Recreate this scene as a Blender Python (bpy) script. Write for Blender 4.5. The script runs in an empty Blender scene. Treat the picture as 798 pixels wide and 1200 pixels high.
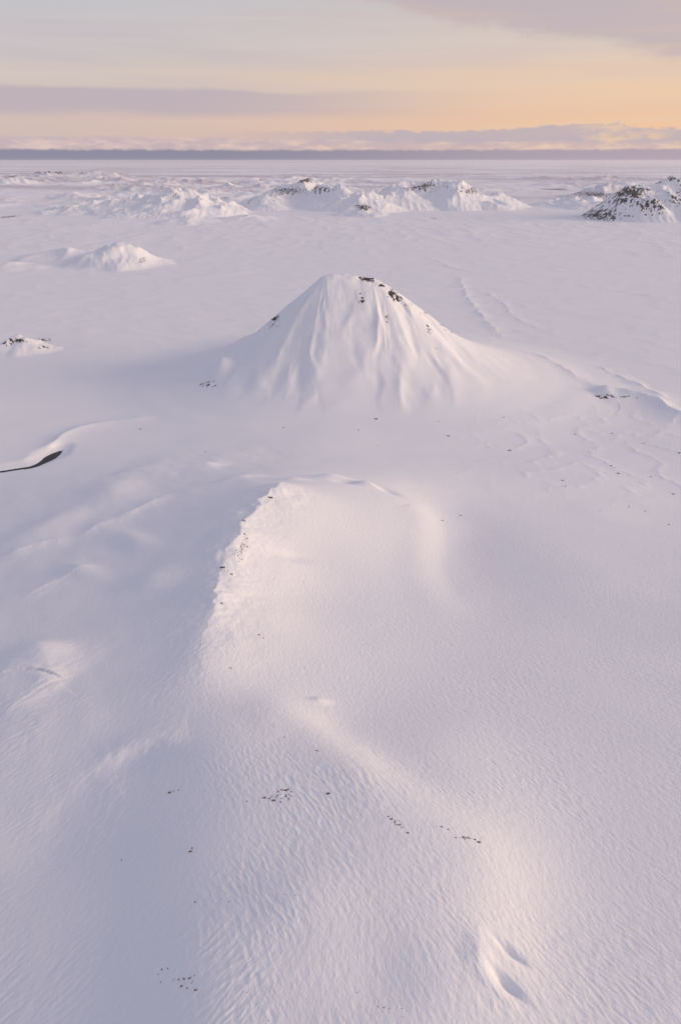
import bpy, math, random
import numpy as np
R = math.radians
scene = bpy.context.scene
COL = scene.collection

# ------------------------------------------------------------------ camera
CAM_H, PITCH, FPX = 375.0, 27.25, 800.0          # metres, degrees below the horizon, focal length in photo pixels
cd = bpy.data.cameras.new("camera"); cam = bpy.data.objects.new("camera", cd); COL.objects.link(cam)
cam.location = (0, 0, CAM_H); cam.rotation_euler = (R(90 - PITCH), 0, 0)
cd.sensor_fit = 'VERTICAL'; cd.sensor_height = 36; cd.lens = 24
cd.clip_start = 1; cd.clip_end = 400000
scene.camera = cam

HAZE = 1.3e-5

# ------------------------------------------------------------------ light: low sun from the right, a little behind the camera
SUN_AZ, SUN_EL = 96.0, 12.5                        # clockwise from the view direction (+Y)
sd = Sx, Sy, Sz = (math.sin(R(SUN_AZ)) * math.cos(R(SUN_EL)), math.cos(R(SUN_AZ)) * math.cos(R(SUN_EL)), math.sin(R(SUN_EL)))
L = bpy.data.lights.new("sun", 'SUN'); L.energy = 2.65; L.angle = R(26); L.color = (1.0, 0.76, 0.54)
so = bpy.data.objects.new("sun", L); COL.objects.link(so); so.location = (3000, -900, 900)
from mathutils import Vector
so.rotation_euler = Vector(sd).to_track_quat('Z', 'Y').to_euler()

scene.view_settings.view_transform = 'Standard'; scene.view_settings.look = 'None'
scene.view_settings.exposure = 0.0; scene.view_settings.gamma = 1.0
scene.view_settings.use_curve_mapping = False
scene.render.engine = 'CYCLES'
scene.cycles.use_denoising = True
scene.cycles.max_bounces = 5; scene.cycles.diffuse_bounces = 3; scene.cycles.volume_bounces = 1

# ------------------------------------------------------------------ sky (world): Nishita behind a thin high overcast and distant cloud bands
W = bpy.data.worlds.new("World"); scene.world = W; W.use_nodes = True
nt = W.node_tree; nt.nodes.clear()


class E:
    """tiny expression builder for math nodes"""
    def __init__(s, sock): s.s = sock


def _n(tree, op, *a, clamp=False):
    n = tree.nodes.new('ShaderNodeMath'); n.operation = op; n.use_clamp = clamp
    for i, v in enumerate(a):
        if isinstance(v, (int, float)): n.inputs[i].default_value = v
        else: tree.links.new(v, n.inputs[i])
    return n.outputs[0]


def M(op, *a, clamp=False): return _n(nt, op, *a, clamp=clamp)
def add(a, b): return M('ADD', a, b)
def sub(a, b): return M('SUBTRACT', a, b)
def mul(a, b): return M('MULTIPLY', a, b)


def sstep(x, a, b):
    n = nt.nodes.new('ShaderNodeMapRange'); n.interpolation_type = 'SMOOTHSTEP'; n.clamp = True
    nt.links.new(x, n.inputs[0])
    for i, v in ((1, a), (2, b)):
        if isinstance(v, (int, float)): n.inputs[i].default_value = v
        else: nt.links.new(v, n.inputs[i])
    n.inputs[3].default_value = 0; n.inputs[4].default_value = 1
    return n.outputs[0]


def sstep_dn(x, a, b): return sub(1.0, sstep(x, a, b))


def mixc(f, a, b):
    n = nt.nodes.new('ShaderNodeMix'); n.data_type = 'RGBA'
    if isinstance(f, (int, float)): n.inputs[0].default_value = f
    else: nt.links.new(f, n.inputs[0])
    for i, v in ((6, a), (7, b)):
        if isinstance(v, tuple): n.inputs[i].default_value = (*v, 1)
        else: nt.links.new(v, n.inputs[i])
    return n.outputs[2]


def noise2(u, v, scale, detail=4, rough=0.5, w=0.0):
    c = nt.nodes.new('ShaderNodeCombineXYZ')
    for i, s in enumerate((u, v)): nt.links.new(s, c.inputs[i])
    c.inputs[2].default_value = w
    n = nt.nodes.new('ShaderNodeTexNoise'); n.inputs['Scale'].default_value = scale
    n.inputs['Detail'].default_value = detail; n.inputs['Roughness'].default_value = rough
    nt.links.new(c.outputs[0], n.inputs['Vector'])
    return n.outputs[0]


def ramp(x, stops):
    n = nt.nodes.new('ShaderNodeValToRGB'); nt.links.new(x, n.inputs[0]); cr = n.color_ramp
    cr.interpolation = 'EASE'
    while len(cr.elements) < len(stops): cr.elements.new(0.5)
    for e, (p, c) in zip(cr.elements, stops): e.position = p; e.color = (*c, 1)
    return n.outputs[0]


def lin(r, g, b): return tuple(((v / 255 + .055) / 1.055) ** 2.4 if v > 10 else v / 255 / 12.92 for v in (r, g, b))


tc = nt.nodes.new('ShaderNodeTexCoord')
sep = nt.nodes.new('ShaderNodeSeparateXYZ'); nt.links.new(tc.outputs['Generated'], sep.inputs[0])
dx, dy, dz = sep.outputs
EL = mul(M('ARCSINE', dz), 180 / math.pi)
AZ = mul(M('ARCTAN2', dx, dy), 180 / math.pi)
ELn = M('DIVIDE', EL, 90.0)
left = ramp(ELn, [(0.0, lin(205, 182, 180)), (2.3 / 90, lin(212, 190, 185)), (5.1 / 90, lin(212, 197, 192)), (7 / 90, lin(204, 196, 199)),
                  (10 / 90, lin(199, 197, 203)), (25 / 90, (.41, .43, .56)), (1.0, (.31, .34, .55))])
right = ramp(ELn, [(0.0, lin(228, 192, 165)), (2.3 / 90, lin(246, 200, 162)), (5.1 / 90, lin(240, 206, 176)), (7 / 90, lin(225, 207, 193)),
                   (10 / 90, lin(210, 200, 195)), (25 / 90, (.46, .44, .54)), (1.0, (.31, .34, .55))])
mid = sstep(AZ, -26.0, 30.0)
skyc = mixc(mid, left, right)
# glow round the (hidden) sun
dot = add(add(mul(dx, Sx), mul(dy, Sy)), mul(dz, Sz))
glow = M('POWER', M('MAXIMUM', dot, 0.0), 14.0)
skyc = mixc(mul(glow, 0.75), skyc, (2.0, 1.35, .85))
back = sstep_dn(dot, -0.98, -0.62)
skyc = mixc(mul(back, 0.8), skyc, (.26, .29, .43))
# faint streaks through the overcast
st = noise2(mul(AZ, 0.05), mul(add(EL, mul(AZ, 0.02)), 0.75), 1.0, 5, 0.55, 3.1)
streak = sstep(st, 0.42, 0.68)
skyc = mixc(mul(mul(streak, 0.45), sstep(EL, 1.5, 5.0)), skyc, mixc(mid, lin(196, 186, 194), lin(222, 196, 186)))
st2 = noise2(mul(AZ, 0.035), mul(sub(EL, mul(AZ, 0.015)), 1.6), 1.0, 4, 0.5, 9.0)
skyc = mixc(mul(sstep(st2, 0.5, 0.7), 0.22), skyc, lin(228, 209, 198))
# mauve band on the left, 2.9 - 4.4 degrees
wob = mul(sub(noise2(mul(AZ, 0.12), mul(EL, 0.4), 1.0, 4, 0.5, 1.0), 0.5), 0.9)
bc = add(EL, wob)
band = mul(sstep(bc, 2.5, 3.3), sstep_dn(bc, 4.25, 4.6))
skyc = mixc(mul(mul(band, sstep_dn(AZ, -14.0, 14.0)), 0.85), skyc, lin(189, 175, 186))
# diagonal cloud sheet in the upper right
edge = add(sub(9.7, mul(add(AZ, 2.0), 0.165)), mul(sub(noise2(mul(AZ, 0.16), mul(EL, 0.5), 1.0, 6, 0.6, 5.0), 0.5), 2.4))
sheet = mul(sstep(EL, edge, add(edge, 0.9)), mul(sstep(AZ, -6.0, 4.0), sstep_dn(EL, 16.0, 30.0)))
skyc = mixc(mul(sheet, 0.85), skyc, mixc(streak, lin(196, 180, 186), lin(208, 186, 180)))
# pale cloud tops just above the bank
puff = noise2(mul(AZ, 0.45), mul(EL, 1.6), 1.0, 6, 0.6, 2.0)
tops = mul(sstep(EL, 0.45, 0.8), sstep_dn(EL, 1.25, 1.65))
skyc = mixc(mul(tops, 0.9), skyc, mixc(sstep(puff, 0.40, 0.66), mixc(mid, lin(196, 178, 188), lin(206, 182, 186)), mixc(mid, lin(226, 200, 196), lin(236, 206, 186))))
# grey band 1.5 - 1.95 degrees, mostly centre and right, with a heap of cumulus at az 15 - 22
hump = mul(mul(sstep(AZ, 8.0, 18.0), sstep_dn(AZ, 19.6, 21.0)), 0.35)
lump = mul(sub(noise2(mul(AZ, 1.0), mul(EL, 2.2), 1.0, 7, 0.65, 7.0), 0.5), 0.9)
gtop = add(add(1.85, hump), lump)
lft = mul(sstep_dn(AZ, -12.0, 8.0), 0.35)
gbot = add(add(1.15, lft), mul(sub(noise2(mul(AZ, 0.3), mul(EL, 2.5), 1.0, 5, 0.6, 4.0), 0.5), 0.7))
grey = mul(mul(sstep(EL, sub(gbot, 0.2), add(gbot, 0.2)), sstep_dn(EL, sub(gtop, 0.05), add(gtop, 0.12))), sstep(AZ, -12.0, 5.0))
skyc = mixc(mul(grey, 0.85), skyc, mixc(mid, lin(186, 176, 190), lin(190, 177, 188)))
# lit right shoulder of the cumulus
cum = mul(mul(sstep(puff, 0.40, 0.62), mul(sstep(AZ, 15.5, 19.5), sstep_dn(AZ, 21.5, 23.5))), mul(sstep(EL, 0.9, 1.3), sstep_dn(EL, sub(gtop, 0.1), add(gtop, 0.05))))
skyc = mixc(mul(cum, 0.8), skyc, lin(238, 202, 172))
# dark blue bank on the horizon
btop = add(0.62, mul(sub(noise2(mul(AZ, 1.1), mul(EL, 1.0), 1.0, 6, 0.65, 8.0), 0.5), 0.34))
bank = sstep_dn(EL, sub(btop, 0.04), add(btop, 0.16))
bankc = mixc(sstep(AZ, -12.0, 22.0), lin(130, 133, 160), lin(172, 160, 180))
skyc = mixc(mul(bank, 0.9), skyc, bankc)
# below the horizon the ground takes over
skyc = mixc(sstep_dn(EL, -1.5, -0.2), skyc, (.45, .42, .48))
nish = nt.nodes.new('ShaderNodeTexSky'); nish.sky_type = 'NISHITA'; nish.sun_disc = False
nish.sun_elevation = R(SUN_EL); nish.sun_rotation = R(SUN_AZ); nish.altitude = 400
b1 = nt.nodes.new('ShaderNodeBackground'); nt.links.new(nish.outputs[0], b1.inputs[0]); b1.inputs[1].default_value = 0.10
b2 = nt.nodes.new('ShaderNodeBackground'); nt.links.new(skyc, b2.inputs[0]); b2.inputs[1].default_value = 1.0
mx = nt.nodes.new('ShaderNodeMixShader'); mx.inputs[0].default_value = 0.93
nt.links.new(b1.outputs[0], mx.inputs[1]); nt.links.new(b2.outputs[0], mx.inputs[2])
wo = nt.nodes.new('ShaderNodeOutputWorld'); nt.links.new(mx.outputs[0], wo.inputs[0])

# ------------------------------------------------------------------ noise
F = np.float32


def hash2(ix, iy, seed):
    n = (ix.astype(np.uint32) * np.uint32(374761393) + iy.astype(np.uint32) * np.uint32(668265263) + np.uint32((seed * 2246822519) & 0xffffffff))
    n = (n ^ (n >> np.uint32(13))) * np.uint32(1274126177)
    return n ^ (n >> np.uint32(16))


def gnoise(x, y, seed=0):
    """gradient noise, about -1..1"""
    x0 = np.floor(x); y0 = np.floor(y); fx = (x - x0).astype(F); fy = (y - y0).astype(F)
    ix = x0.astype(np.int64); iy = y0.astype(np.int64)
    def g(ox, oy):
        h = hash2(ix + ox, iy + oy, seed).astype(F) * F(2 * math.pi / 4294967296.0)
        return np.cos(h) * (fx - ox) + np.sin(h) * (fy - oy)
    u = fx * fx * fx * (fx * (fx * 6 - 15) + 10); v = fy * fy * fy * (fy * (fy * 6 - 15) + 10)
    a = g(0, 0); b = g(1, 0); c = g(0, 1); d = g(1, 1)
    return ((a + (b - a) * u) * (1 - v) + (c + (d - c) * u) * v) * F(1.5)


def fbm(x, y, seed=0, oct=4, gain=0.5, lac=2.03):
    s = 0; a = 1.0; t = 0
    for o in range(oct):
        s = s + a * gnoise(x, y, seed + o * 17); t += a; a *= gain; x = x * lac + 13.7; y = y * lac - 7.1
    return s / t


def ridged(x, y, seed=0, oct=5, gain=0.5, lac=2.07):
    s = 0; a = 1.0; t = 0; w = 1.0
    for o in range(oct):
        n = 1 - np.abs(gnoise(x, y, seed + o * 31)) * 1.6; n = np.clip(n, 0, 1) ** 2 * w
        w = np.clip(n * 1.6, 0, 1)
        s = s + a * n; t += a; a *= gain; x = x * lac + 5.2; y = y * lac + 9.9
    return s / t


def ss(x, a, b):
    t = np.clip((x - a) / (b - a), 0, 1); return t * t * (3 - 2 * t)


# ------------------------------------------------------------------ photo pixel + height -> place on the ground
CP, SP = math.cos(R(PITCH)), math.sin(R(PITCH))


def at(px, py, z=0.0):
    v = (py - 600) / FPX; u = (px - 399) / FPX
    depth = (CAM_H - z) / (SP + v * CP)
    return depth * u, depth * (CP - v * SP)


def line_world(pts, it=2):
    P = np.array([(*at(a, b, c), c) for a, b, c in pts], dtype=np.float64)
    for _ in range(it):                                   # round the corners
        Q = [P[0]]
        for a, b in zip(P[:-1], P[1:]): Q += [a * .75 + b * .25, a * .25 + b * .75]
        P = np.array(Q + [P[-1]])
    return P


def pline(x, y, P, margin=130.0):
    """signed distance to a polyline (+ = right hand side when walking along it) and the fraction along it"""
    x0, y0 = P[:, 0].min() - margin, P[:, 1].min() - margin; x1, y1 = P[:, 0].max() + margin, P[:, 1].max() + margin
    box = (x > x0) & (x < x1) & (y > y0) & (y < y1)
    oB = np.full(x.shape, 1e4); oA = np.zeros(x.shape)
    xs, ys = x[box], y[box]
    best = np.full(xs.shape, 1e9); side = np.zeros(xs.shape); along = np.zeros(xs.shape)
    Lc = np.concatenate([[0], np.cumsum(np.hypot(*(np.diff(P[:, :2], axis=0).T)))])
    for i in range(len(P) - 1):
        ax, ay = P[i, :2]; bx, by = P[i + 1, :2]; ex, ey = bx - ax, by - ay; l2 = ex * ex + ey * ey
        t = np.clip(((xs - ax) * ex + (ys - ay) * ey) / l2, 0, 1)
        d = np.hypot(xs - ax - t * ex, ys - ay - t * ey)
        m = d < best
        best = np.where(m, d, best); side = np.where(m, np.sign((xs - ax) * ey - (ys - ay) * ex), side)
        along = np.where(m, (Lc[i] + t * math.sqrt(l2)) / Lc[-1], along)
    oB[box] = best * side; oA[box] = along
    return oB, oA


# ------------------------------------------------------------------ near hill: thin plate spline through surveyed spots
CTRL_PX = [
    (0, 1200, 159), (140, 1200, 167), (240, 1200, 178), (350, 1200, 180), (450, 1200, 181), (550, 1200, 178), (650, 1200, 173), (798, 1200, 169),
    (0, 1100, 154), (120, 1100, 160), (232, 1100, 173), (340, 1100, 175), (450, 1100, 176), (555, 1100, 172), (640, 1100, 164), (798, 1100, 160),
    (0, 1000, 146), (60, 1000, 146), (130, 1000, 152), (220, 1000, 164), (330, 1000, 168), (450, 1000, 169), (560, 1000, 163), (650, 1000, 153), (798, 1000, 149),
    (0, 880, 136), (100, 880, 140), (190, 885, 148), (250, 880, 154), (350, 890, 155), (430, 910, 156), (285, 835, 145), (330, 830, 139), (400, 845, 132), (470, 905, 149), (540, 950, 157), (510, 880, 141), (610, 880, 134), (798, 880, 130),
    (0, 780, 116), (100, 780, 121), (180, 780, 127), (235, 780, 134), (300, 785, 129), (400, 780, 117), (500, 780, 108), (650, 780, 103), (798, 780, 101),
    (0, 700, 84), (100, 700, 96), (190, 700, 107), (252, 700, 121), (330, 700, 103), (450, 700, 84), (560, 700, 73), (700, 700, 75), (798, 700, 76),
    (0, 640, 57), (100, 640, 76), (200, 640, 95), (268, 640, 112), (350, 640, 94), (450, 640, 75), (525, 640, 59), (620, 640, 57), (798, 640, 55),
    (0, 590, 32), (130, 590, 58), (230, 590, 84), (318, 582, 102), (400, 592, 86), (480, 595, 67), (522, 600, 53), (600, 590, 45), (798, 590, 28),
    (0, 560, 10), (130, 562, 40), (240, 556, 60), (330, 560, 80), (400, 563, 76), (460, 565, 62), (530, 565, 45), (700, 560, 26), (798, 560, 18),
    (0, 535, 3), (130, 538, 16), (270, 540, 40), (400, 540, 40), (530, 540, 24), (650, 535, 15), (798, 530, 10),
    (0, 505, 0), (130, 505, 6), (270, 510, 12), (400, 510, 14), (560, 505, 6), (798, 500, 3),
    (0, 480, 0), (200, 480, 0), (400, 488, 0), (600, 480, 0), (798, 480, 0)]
CTRL_W = [(0, -40, 182), (0, -150, 165), (-90, -100, 120), (120, -120, 158), (-200, 50, 120), (-170, -150, 120), (260, 20, 160), (280, -200, 130),
          (0, -350, 105), (-320, 200, 100), (-400, -150, 50), (420, 200, 120), (500, -200, 45), (450, 500, 62), (600, 700, 28), (-500, 450, 40),
          (-700, 0, 0), (0, -700, 20), (800, 0, 15), (700, 350, 35), (-700, 600, 0), (0, 1150, 0), (900, 900, 0), (-700, -700, 0), (700, -800, 0),
          (-1200, 300, 0), (1200, 300, 0), (0, -1200, 0), (1200, -800, 0), (-1200, -800, 0), (-800, 1200, 0)]
_c = np.array([(*at(a, b, c), c) for a, b, c in CTRL_PX] + CTRL_W, dtype=np.float64)


def _U(r2): return 0.5 * r2 * np.log(r2 + 1e-9)


def _tps(c, lam=60.0):
    n = len(c); s = 300.0; X = c[:, :2] / s
    d2 = ((X[:, None] - X[None]) ** 2).sum(-1)
    A = np.zeros((n + 3, n + 3)); A[:n, :n] = _U(d2) + lam * 1e-6 * np.eye(n)
    A[:n, n] = 1; A[:n, n + 1:] = X; A[n, :n] = 1; A[n + 1:, :n] = X.T
    sol = np.linalg.solve(A, np.concatenate([c[:, 2], [0, 0, 0]]))
    def f(x, y):
        x = x / s; y = y / s
        out = sol[n] + sol[n + 1] * x + sol[n + 2] * y
        for i in range(n):
            out = out + sol[i] * _U((x - X[i, 0]) ** 2 + (y - X[i, 1]) ** 2)
        return out
    return f


TPS = _tps(_c)

CREST = line_world([(345, 566, 84), (320, 581, 102), (292, 606, 108), (268, 645, 112), (252, 700, 121), (240, 745, 128), (232, 785, 134), (236, 835, 143)])
SPUR = line_world([(236, 872, 147), (215, 880, 146), (185, 893, 138), (130, 925, 126), (90, 975, 120), (55, 1030, 120)])
BREAK = line_world([(300, 800, 132), (345, 845, 142), (395, 885, 151), (450, 925, 156), (510, 960, 162), (562, 1000, 163), (560, 1050, 168), (556, 1105, 172), (552, 1160, 175), (540, 1240, 178)])
DIVIDE = line_world([(380, 500, 14), (345, 566, 84), (320, 581, 102), (292, 606, 108), (268, 645, 112), (252, 700, 121), (240, 745, 128), (234, 785, 134), (236, 860, 148), (225, 950, 156), (235, 1050, 163), (250, 1200, 173)])
DIVIDE = np.concatenate([DIVIDE, [[-60, -400, 0]]])
BOWLR = line_world([(455, 575, 66), (500, 585, 58), (520, 610, 53), (522, 640, 55), (520, 680, 64), (545, 715, 74), (595, 750, 88)])
BANK_A = line_world([(0, 552, 2), (35, 538, 2), (60, 527, 2), (75, 512, 2), (100, 501, 2), (140, 495, 3), (190, 492, 3)])
BANK_B = line_world([(120, 560, 30), (170, 552, 38), (225, 546, 46), (272, 545, 46)])
STREAM = line_world([(-60, 556, 1), (-20, 553.5, 1), (0, 552.5, 1), (20, 549, 1), (38, 547, 1), (52, 540.5, 1), (63, 533, 1), (72, 527.5, 1)])
FOLDS = [(line_world([(80, 652, 58), (120, 625, 64), (165, 602, 68), (205, 578, 66)]), 5.0, 10, 22),
         (line_world([(0, 668, 60), (50, 648, 60), (95, 640, 62)]), 4.0, 8, 20), (line_world([(20, 712, 90), (50, 694, 84), (95, 676, 84), (120, 668, 84)]), 3.5, 7, 18),
         (line_world([(-30, 806, 116), (20, 796, 116), (55, 797, 117), (85, 806, 120)]), 5.0, 6, 20), (line_world([(0, 850, 126), (60, 812, 118), (90, 800, 118)]), 3.0, 8, 20)]
SW_A = [0, .3, .55, .72, .84, .93, 1.0]; SW_W = [3.4, 3.4, 4, 6, 11, 8, 2.5]; WATER_Z = -0.2
TOPX, TOPY = at(370, 1010, 168)
DRIFTS = [([(540, 322), (545, 345), (560, 365), (578, 385), (598, 402)], 5, 14), ([(622, 415), (642, 428), (662, 440), (682, 452)], 6, 12),
          ([(698, 430), (722, 441), (748, 453), (792, 474)], 6, 12), ([(600, 330), (650, 332), (710, 338), (798, 352)], 3, 14),
          ([(560, 340), (590, 352), (600, 372), (650, 392)], 3, 10), ([(500, 300), (540, 318), (600, 322)], 3, 14),
          ([(300, 318), (250, 322), (200, 330)], 3, 14), ([(690, 466), (720, 464), (760, 472), (798, 490)], 16, 26)]
DRIFTS = [(line_world([(a, b, 0) for a, b in p]), h, w) for p, h, w in DRIFTS]

# small swells and hollows in the near snow: px, py, z guess, across radius m, along radius m, height, rotation deg
MOUNDS = [(130, 590, 40, 30, 70, 5, 20), (60, 640, 40, 30, 60, 6, -20), (60, 810, 85, 14, 22, 4.5, 60), (30, 795, 80, 12, 30, -.8, 70),
          (100, 690, 70, 10, 26, 3, 50), (160, 650, 70, 12, 40, 3.5, 40),
          (390, 558, 76, 18, 6, 3.2, 0), (430, 570, 70, 16, 5, 3.4, -8), (405, 566, 74, 14, 5, -2.0, 0), (345, 562, 82, 14, 5, 2, 0), (452, 578, 64, 14, 5, -2.4, -30),
          (590, 620, 50, 50, 60, 1.0, 20), (660, 690, 60, 70, 60, 1.2, 0), (700, 600, 40, 30, 30, .8, 0),
          (280, 560, 74, 26, 8, 2.6, 10), (240, 640, 100, 14, 14, -2.5, 0), (180, 700, 90, 20, 24, 4, 30),
          (340, 655, 96, 14, 7, -1.2, 20), (375, 828, 124, 5, 3, 1.1, 0),
          (350, 1060, 172, 16, 16, 1.5, 0), (440, 1150, 178, 14, 14, -1.2, 0)]


# cone mountain profile: distance from the summit ridge -> height
PD = [0, 14, 40, 75, 104, 130, 155, 192, 228, 262, 300, 350, 410, 480, 540]
PZ = [195, 188, 167, 142, 120, 101, 85, 64, 49, 37, 26, 15, 7, 2, 0]
CX, CY = at(404, 322, 195)[0], 1290.0


def cone(x, y):
    X = x - CX; Y = y - CY
    sx = np.clip(X, -30, 46)
    dX = X - sx; d = np.hypot(dX, Y)
    th = np.arctan2(dX + 1e-6, -Y)                       # 0 = towards the camera, + = right
    sc = .92 + 0.12 * np.clip(dX / (d + 1), 0, 1) ** 2 - 0.03 * np.clip(-Y / (d + 1), 0, 1) ** 2 - 0.02 * np.clip(-dX / (d + 1), 0, 1)
    along = (X / 62.0)
    q = np.interp(d / sc, PD, PZ)
    # smooth the piecewise profile a little
    q = (q + np.interp((d + 7) / sc, PD, PZ) + np.interp(np.abs(d - 7) / sc, PD, PZ)) / 3
    w = (ss(d, 4, 70) * (1 - ss(d, 150, 290)) + 0.2 * ss(d, 2, 30)) * (1 - ss(d, 250, 300))
    sp = th * 2.3 + X / 85.0                               # spreads the ribs along the summit ridge
    wv = 0.22 * gnoise(d / 110.0, sp * 0.8, 5) + .04 * gnoise(d / 26.0, sp * 2.0, 6)
    def soft(n): return 1 - 2.0 * (np.sqrt(n * n + .004) - .02)
    top = 1 - ss(d, 60, 210)
    r1 = soft(gnoise(sp * 0.62 + wv + 2.3, d / 400.0 + 3, 11))                       # three or four main buttresses
    gate1 = .35 + 1.0 * ss(gnoise(sp * .9 + 4, d / 110.0, 17), -.35, .4)
    r2 = soft(gnoise(sp * 1.05 + wv * 2.2 + .6, d / 150.0 + 7, 12))                        # ribs that start and stop
    gate2 = ss(gnoise(sp * 1.1, d / 70.0, 15), -.15, .5)
    r3 = soft(gnoise(sp * 2.7 + wv * 3.0, d / 95.0 + 1, 13)); gate3 = ss(gnoise(sp * 1.7 + 9, d / 50.0, 16), 0.0, .6)
    q = q + (ss(d, 2, 20) * top) * 1.1 * fbm(x / 13.0, y / 13.0, 18, 3)
    q = q + w * (5.6 * gate1 * (r1 - .5) + 3.3 * gate2 * (r2 - .4) + 1.9 * gate3 * (r3 - .4) * (.25 + .75 * top))
    # the summit line falls towards the right in two steps
    summit = ss(45 - d, 0, 45)
    q = q + summit * (-7 * ss(X, -5, 50) + 2.0 * gnoise(X / 14.0, Y / 14.0, 21))
    fade = 1 - ss(d / sc, 380, 540)
    return q * fade + 0.0, d, th


# distant mountains: px, py of the foot, half width px, depth half width m, height m, seed, ruggedness
PEAKS = [  # name index, centre px, base py, half width px, half depth m, height, seed
    (1, 352, 244, 66, 650, 215, 41), (1, 312, 247, 34, 420, 95, 42), (1, 385, 246, 40, 420, 165, 43),
    (2, 430, 250, 50, 520, 150, 51), (2, 505, 246, 62, 620, 232, 52), (2, 470, 247, 55, 500, 160, 53), (2, 560, 246, 60, 460, 150, 54), (2, 535, 247, 50, 480, 180, 57), (2, 400, 248, 44, 450, 165, 56), (2, 590, 246, 40, 400, 95, 58), (2, 425, 255, 30, 300, 70, 55),
    (3, 768, 262, 56, 560, 205, 161), (3, 815, 262, 70, 700, 245, 162), (3, 880, 262, 70, 700, 240, 63),
    (4, 180, 255, 70, 700, 150, 71), (4, 215, 256, 56, 560, 122, 72), (4, 130, 252, 60, 620, 95, 73), (4, 80, 252, 60, 600, 50, 75), (4, 245, 252, 40, 400, 90, 74),
    (5, 700, 246, 34, 420, 90, 81), (5, 665, 243, 34, 360, 55, 82), (5, 730, 236, 50, 600, 130, 83),
    (6, 95, 209, 40, 1500, 150, 91), (6, 30, 211, 50, 1600, 120, 92), (6, 0, 217, 30, 800, 90, 93)]
MIDS = [  # smooth nearer hills: centre px, base py, half width px, half depth m, height, rotation, seed
    (7, 135, 312, 66, 210, 88, 0, 101), (7, 75, 305, 70, 200, 44, 0, 102), (7, 5, 315, 55, 130, 22, 0, 103),
    (8, 20, 414, 46, 66, 36, 0, 111), (9, 235, 455, 18, 60, 0, 0, 112),
    (7, 215, 262, 40, 300, 40, 0, 104), (7, 290, 258, 40, 300, 30, 0, 105)]


def gauss_hill(x, y, cx, cy, rx, ry, k=2.0):
    return np.sqrt(((x - cx) / rx) ** 2 + ((y - cy) / ry) ** 2)


# rocky patches bound to places (photo px): px, py, z, rx px, ry px, strength
ROCK_SPOTS = [(432, 326, 190, 12, 4.5, 1.15), (460, 343, 168, 8, 5, 1.0), (468, 350, 164, 8, 4, .95), (448, 334, 178, 8, 3, .8), (483, 357, 158, 8, 2.4, .7), (519, 381, 105, 8, 2.4, .7), (458, 372, 150, 4, 12, .6), (322, 373, 112, 10, 12, .8), (500, 367, 130, 10, 2.4, .75),
              (531, 388, 95, 12, 4, .7), (500, 385, 105, 5, 9, .65), (512, 408, 80, 10, 3, .5), (250, 450, 22, 16, 5, .75), (425, 352, 170, 5, 12, .7),
              (16, 399, 30, 18, 3.2, .95), (44, 407, 20, 10, 2.4, .75), (3, 403, 26, 8, 3.5, .85), (34, 413, 10, 7, 2, .5),
              (712, 464, 14, 14, 3.5, .95), (735, 465, 12, 18, 2, .7), (153, 306, 40, 6, 6, .7), (135, 303, 40, 5, 3, .55),
              (355, 210, 225, 16, 4.5, 1.05), (330, 224, 150, 34, 6, .85), (372, 222, 170, 24, 6, .75), (300, 230, 80, 14, 8, .6), (298, 238, 20, 4, 2, .9),
              (425, 243, 40, 12, 4, 1.0), (420, 220, 150, 8, 5, .8), (443, 218, 160, 14, 4, .8), (508, 218, 200, 20, 8, .95), (510, 207, 235, 8, 3, .8), (480, 222, 150, 18, 4, .7),
              (545, 223, 120, 30, 4.5, .8), (590, 226, 60, 20, 6, .65), (510, 256, 5, 5, 1.5, .8),
              (750, 226, 180, 26, 8, 1.0), (730, 252, 60, 22, 9, .9), (790, 216, 250, 24, 9, 1.1), (770, 233, 150, 28, 14, .7), (797, 240, 130, 22, 12, .8),
              (700, 228, 60, 22, 4, .95), (735, 223, 80, 22, 3, 1.0), (680, 221, 50, 24, 2.4, 1.1), (705, 253, 3, 8, 1.5, .8),
              (215, 230, 110, 16, 6, .55), (200, 215, 140, 8, 5, .6), (255, 229, 70, 12, 6, .75), (145, 230, 60, 5, 3, .8), (240, 235, 40, 8, 2.5, .6),
              (105, 200, 130, 22, 6, 1.2), (60, 204, 90, 26, 3, .5), (4, 207, 70, 7, 3, 1.0), (325, 934, 167, 26, 7, .62), (466, 965, 163, 12, 9, .6), (545, 982, 163, 22, 4, .62), (218, 1150, 170, 16, 9, .55), (205, 927, 152, 8, 3, .5), (335, 1049, 172, 14, 3, .4),
              (286, 640, 112, 5, 22, .6), (265, 668, 116, 8, 6, .5), (400, 935, 165, 30, 5, .38), (500, 968, 163, 22, 5, .42), (300, 1168, 176, 22, 12, .38), (450, 1184, 178, 20, 10, .38), (8, 254, 2, 14, 2, .9), (30, 258, 2, 8, 1.5, .7)]
_rs = []
for (a, b, z, rx, ry, s) in ROCK_SPOTS:
    wx, wy = at(a, b, z); _rs.append((wx, wy, z, rx, ry, s, a, b))

FOOT = {}


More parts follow.
